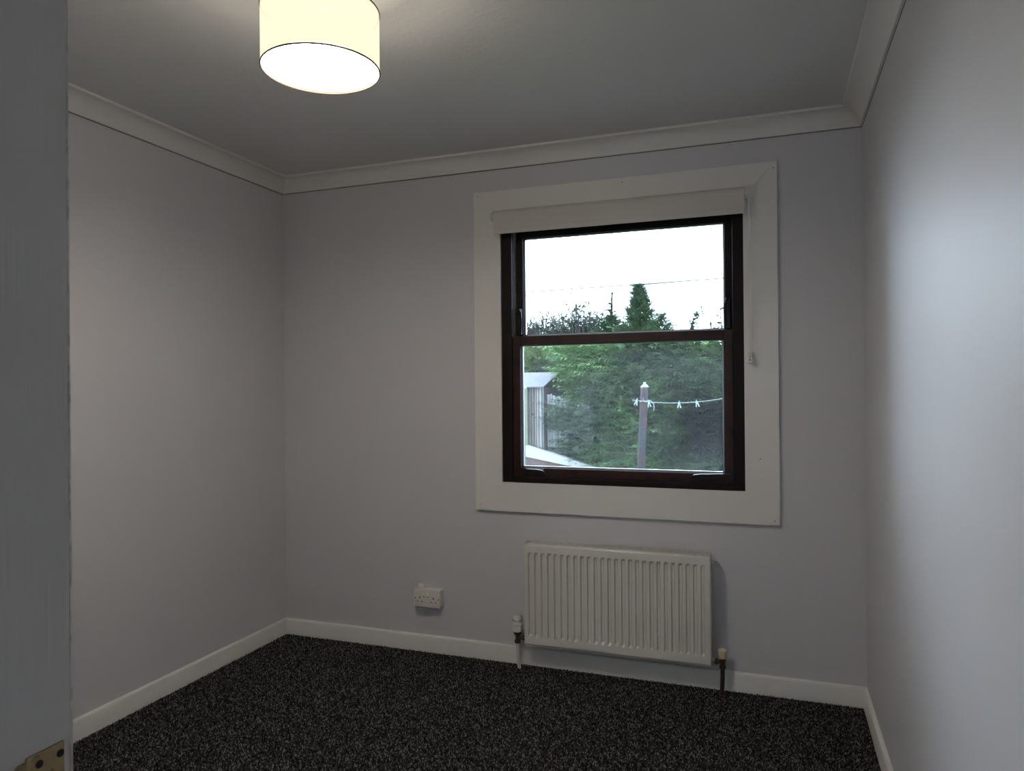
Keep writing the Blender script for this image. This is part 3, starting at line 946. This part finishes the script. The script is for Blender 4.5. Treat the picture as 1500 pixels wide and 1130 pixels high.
def leafy_shrub():
    e = empty('leafy_shrub', (-3.35, 10.7, -0.9), 'yellowish green leafy shrub above and behind the shed roof', 'shrub')
    obj('stem', tube([(-3.35, 10.7, -0.9), (-3.33, 10.7, 1.5)], [0.05, 0.03], 6), M['twig'], e)
    n = 7000
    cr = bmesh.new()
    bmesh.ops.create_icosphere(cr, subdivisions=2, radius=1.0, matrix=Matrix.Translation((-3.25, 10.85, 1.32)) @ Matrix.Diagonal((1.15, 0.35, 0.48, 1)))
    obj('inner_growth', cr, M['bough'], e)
    u = rng.normal(0, 1, (n, 3)); u /= np.linalg.norm(u, axis=1, keepdims=True)
    P = np.array([-3.25, 10.75, 1.35]) + u * np.array([1.30, 0.45, 0.58]) * rng.uniform(0.6, 1, (n, 1))
    D = u + rng.normal(0, 0.5, (n, 3))
    m = np.clip(rng.normal(0.5, 0.3, n), 0, 1)
    t = leaf_tint(n, (0.085, 0.115, 0.035), (0.022, 0.045, 0.020), m[:, None])
    V, F, T = sprays(P, D, rng.uniform(0.08, 0.18, n), t, blades=4, width=0.11)
    soup('foliage', V, F, T, M['leaf'], e)
leafy_shrub()

def sprig(x, y, z0, z1, lean, n, seed, label):
    q = np.random.default_rng(seed)
    e = empty('tall_shoot', (x, y, z0), label, 'shoot')
    pts = [(x, y, z0), (x + lean * 0.4, y, z0 + (z1 - z0) * 0.55), (x + lean, y, z1)]
    obj('stem', tube(pts, [0.010, 0.008, 0.006], 5), M['twig'], e)
    t = q.uniform(0.45, 1.0, n)
    P = np.stack([x + lean * t, np.full(n, y), z0 + (z1 - z0) * t], 1)
    D = np.stack([q.normal(0.5 * np.sign(lean + 1e-6), 0.7, n), q.normal(0, 0.4, n), q.normal(0.5, 0.4, n)], 1)
    V, F, C = sprays(P, D, q.uniform(0.08, 0.17, n), np.tile(np.array((0.012, 0.024, 0.015)), (n, 1)), blades=2, width=0.26)
    soup('leaves', V, F, C, M['leaf'], e)
sprig(-1.19, 10.6, 1.70, 2.25, 0.16, 34, 1, 'leaning leafy shoot above the hedge, nearest to the conifers on their right')
sprig(-0.86, 10.6, 1.70, 2.12, 0.05, 22, 2, 'short leafy shoot above the hedge in the middle of the right hand gap')
sprig(-0.66, 10.6, 1.70, 2.42, -0.03, 10, 3, 'tall thin bare shoot above the hedge close to the right window frame')

# shed with upright boards and a felt roof
def shed():
    e = empty('garden_shed', (-3.6, 9.4, -0.9), 'weathered grey board shed with a grey felt roof, at the left of the lower pane', 'shed')
    y0 = 9.0
    x = -3.005
    k = 0
    pal = [(0.085, 0.085, 0.078), (0.050, 0.050, 0.048), (0.072, 0.066, 0.058), (0.095, 0.096, 0.094), (0.045, 0.043, 0.041)]
    xs = -4.3
    while xs < -2.80:
        w = 0.030 + 0.005 * ((k * 7) % 3)
        o = obj('board', box(xs, xs + w - 0.006, y0 + 0.004 * (k % 2), y0 + 0.022, 0.47 - 0.02 * ((k * 5) % 3), 1.243, bevel=0.002, seg=1), M['shed_board'], e)
        tint_all(o, pal[(k * 3) % 5])
        xs += w
        k += 1
    o = obj('back_lining', box(-4.3, -2.81, y0 + 0.022, 10.2, -0.9, 1.24), M['shed_board'], e)
    tint_all(o, (0.050, 0.050, 0.048))
    o = obj('corner_post', box(-3.078, -3.015, y0 - 0.05, y0, -0.9, 1.245, bevel=0.004), M['shed_board'], e)
    tint_all(o, (0.070, 0.074, 0.052))
    rf = prism([(y0 - 0.06, 1.238), (y0 - 0.06, 1.252), (9.72, 1.450), (10.3, 1.26), (10.3, 1.245), (9.72, 1.432)], 'X', -4.4, -2.79)
    obj('roof', rf, M['felt'], e)
    fb = prism([(y0 - 0.075, 1.225), (y0 - 0.075, 1.26), (y0 - 0.06, 1.26), (y0 - 0.06, 1.225)], 'X', -4.4, -3.02)
    obj('fascia', fb, M['render_white'], e)
shed()

# paling fence to the right of the shed
def fence():
    e = empty('paling_fence', (-2.5, 9.03, -0.9), 'pale upright paling fence between the shed and the hedge', 'fence')
    pal = [(0.115, 0.122, 0.128), (0.080, 0.085, 0.087), (0.135, 0.140, 0.146), (0.10, 0.103, 0.10)]
    for k in range(16):
        x = -2.795 + 0.0385 * k
        zt = 1.150 - 0.29 * (x + 2.8) + 0.008 * ((k * 5) % 3)
        zb = 0.44 - 0.2 * (x + 2.8)
        p = obj('paling', prism([(x, zb - 0.15), (x + 0.034, zb - 0.15), (x + 0.034, zt - 0.006), (x + 0.017, zt), (x, zt - 0.006)], 'Y', 9.115, 9.131), M['shed_board'], e)
        tint_all(p, pal[(k * 3) % 4])
    for z in (0.55, 0.95):
        o = obj('rail', prism([(-2.79, z - 0.03), (-2.29, z - 0.17), (-2.29, z - 0.10), (-2.79, z + 0.04)], 'Y', 9.131, 9.16), M['shed_board'], e)
        tint_all(o, (0.06, 0.06, 0.057))
fence()

# low white wall sloping down in front of the fence, on a dark footing
rw = empty('sloping_wall', (-2.5, 8.9, -0.9), 'low whitewashed wall sloping down to the right below the fence', 'garden_wall')
obj('coping', prism([(-3.012, 0.345), (-2.05, 0.175), (-2.05, 0.225), (-3.012, 0.487)], 'Y', 8.86, 8.98), M['render_white'], rw)
obj('footing', prism([(-3.012, -0.9), (-2.05, -0.9), (-2.05, 0.175), (-3.012, 0.345)], 'Y', 8.88, 8.98), M['brick_red'], rw)

# clothes pole, line and pegs
PX, PY = -1.245, 7.5
cp = empty('clothes_pole', (PX - 0.12, PY, -0.9), 'rusty grey steel clothes pole standing in front of the hedge', 'pole')
def pole_x(z): return PX - 0.055 * (1.24 - z)
obj('shaft', tube([(pole_x(-0.9), PY, -0.9), (pole_x(0.4), PY, 0.4), (pole_x(1.235), PY, 1.235)], 0.040, 18), M['rust'], cp, smooth=True)
obj('pole_cap', lathe(PX, PY, 1.232, [(0.043, 0), (0.043, 0.010), (0.026, 0.026), (0.016, 0.034), (0.017, 0.046), (0.008, 0.056)], 16), M['pole_cap'], cp, smooth=True)['label'] = 'pale pointed cap'
obj('line_hook', tube([(PX - 0.005, PY - 0.04, 1.125), (PX - 0.005, PY - 0.062, 1.12), (PX - 0.005, PY - 0.066, 1.10), (PX - 0.005, PY - 0.05, 1.09)], 0.005, 6), M['pole_cap'], cp)
def line_z(x):
    if x < PX: return 1.092 + 0.012 * (PX - x) / 0.12
    u = (x - PX)
    return 1.088 - 0.10 * u + 0.175 * u * u
pts = [(x, PY - 0.055, line_z(x)) for x in np.linspace(PX - 0.12, 0.6, 30)]
cl = empty('washing_line', (PX, PY, 1.09), 'pale green washing line tied to the clothes pole, its loose end hanging in a curl', 'washing line')
obj('cord', tube(pts, 0.0030, 6), M['cord'], cl, smooth=True)
curl = [(PX + 0.03, PY - 0.055, 1.10), (PX + 0.07, PY - 0.058, 1.095), (PX + 0.10, PY - 0.06, 1.065), (PX + 0.105, PY - 0.06, 1.03), (PX + 0.097, PY - 0.06, 0.995)]
obj('loose_end', tube(curl, 0.004, 6), M['cord'], cl, smooth=True)
ring = [(PX + 0.047 * math.cos(a), PY + 0.047 * math.sin(a), 1.09 + 0.004 * math.sin(3 * a)) for a in np.linspace(0, 2 * PI, 25)[:-1]]
obj('knot', tube(ring, 0.004, 6, True), M['cord'], cl, smooth=True)
def peg(x, tilt, label):
    z = line_z(x)
    e = empty('clothes_peg', (x, PY - 0.055, z), label, 'peg', 'pegs on the washing line')
    for s in (-1, 1):
        b = bmesh.new()
        rot = Matrix.Rotation(s * 0.22 + tilt, 3, 'Y')
        add_box(b, x - 0.005, x + 0.005, PY - 0.060, PY - 0.050, z - 0.055, z + 0.022, bevel=0.002, seg=1, rot=rot, pivot=(x, PY - 0.055, z + 0.012))
        obj('prong', b, M['peg'], e)
peg(-1.315, 0.25, 'mint peg left of the clothes pole')
peg(-1.195, -0.1, 'mint peg just right of the clothes pole')
peg(-0.89, 0.0, 'pale peg halfway along the washing line')
peg(-0.72, -0.2, 'pale peg furthest right on the washing line')

# overhead wires
def wire(a, b, sag, r, label):
    pts = []
    for i in range(25):
        t = i / 24
        pts.append((a[0] + (b[0] - a[0]) * t, a[1] + (b[1] - a[1]) * t, a[2] + (b[2] - a[2]) * t - sag * 4 * t * (1 - t)))
    o = obj('overhead_wire', tube(pts, r, 5), M['wire'], origin=a)
    tag(o, label, 'wire', 'overhead wires across the sky')
wire((-9.76, 16, 3.42), (3.4, 16, 3.61), 0.03, 0.016, 'uppermost overhead wire crossing the sky behind the conifer top')
wire((-9.76, 16, 3.27), (3.4, 16, 3.68), 0.02, 0.012, 'second overhead wire, running just under the uppermost one at left')
wire((-9.5, 16.5, 2.62), (3.4, 16.5, 3.10), 0.02, 0.009, 'faint middle overhead wire right of the conifer')
wire((-9.5, 16.5, 2.40), (3.4, 16.5, 2.78), 0.02, 0.011, 'lowest overhead wire just above the hedge at right')
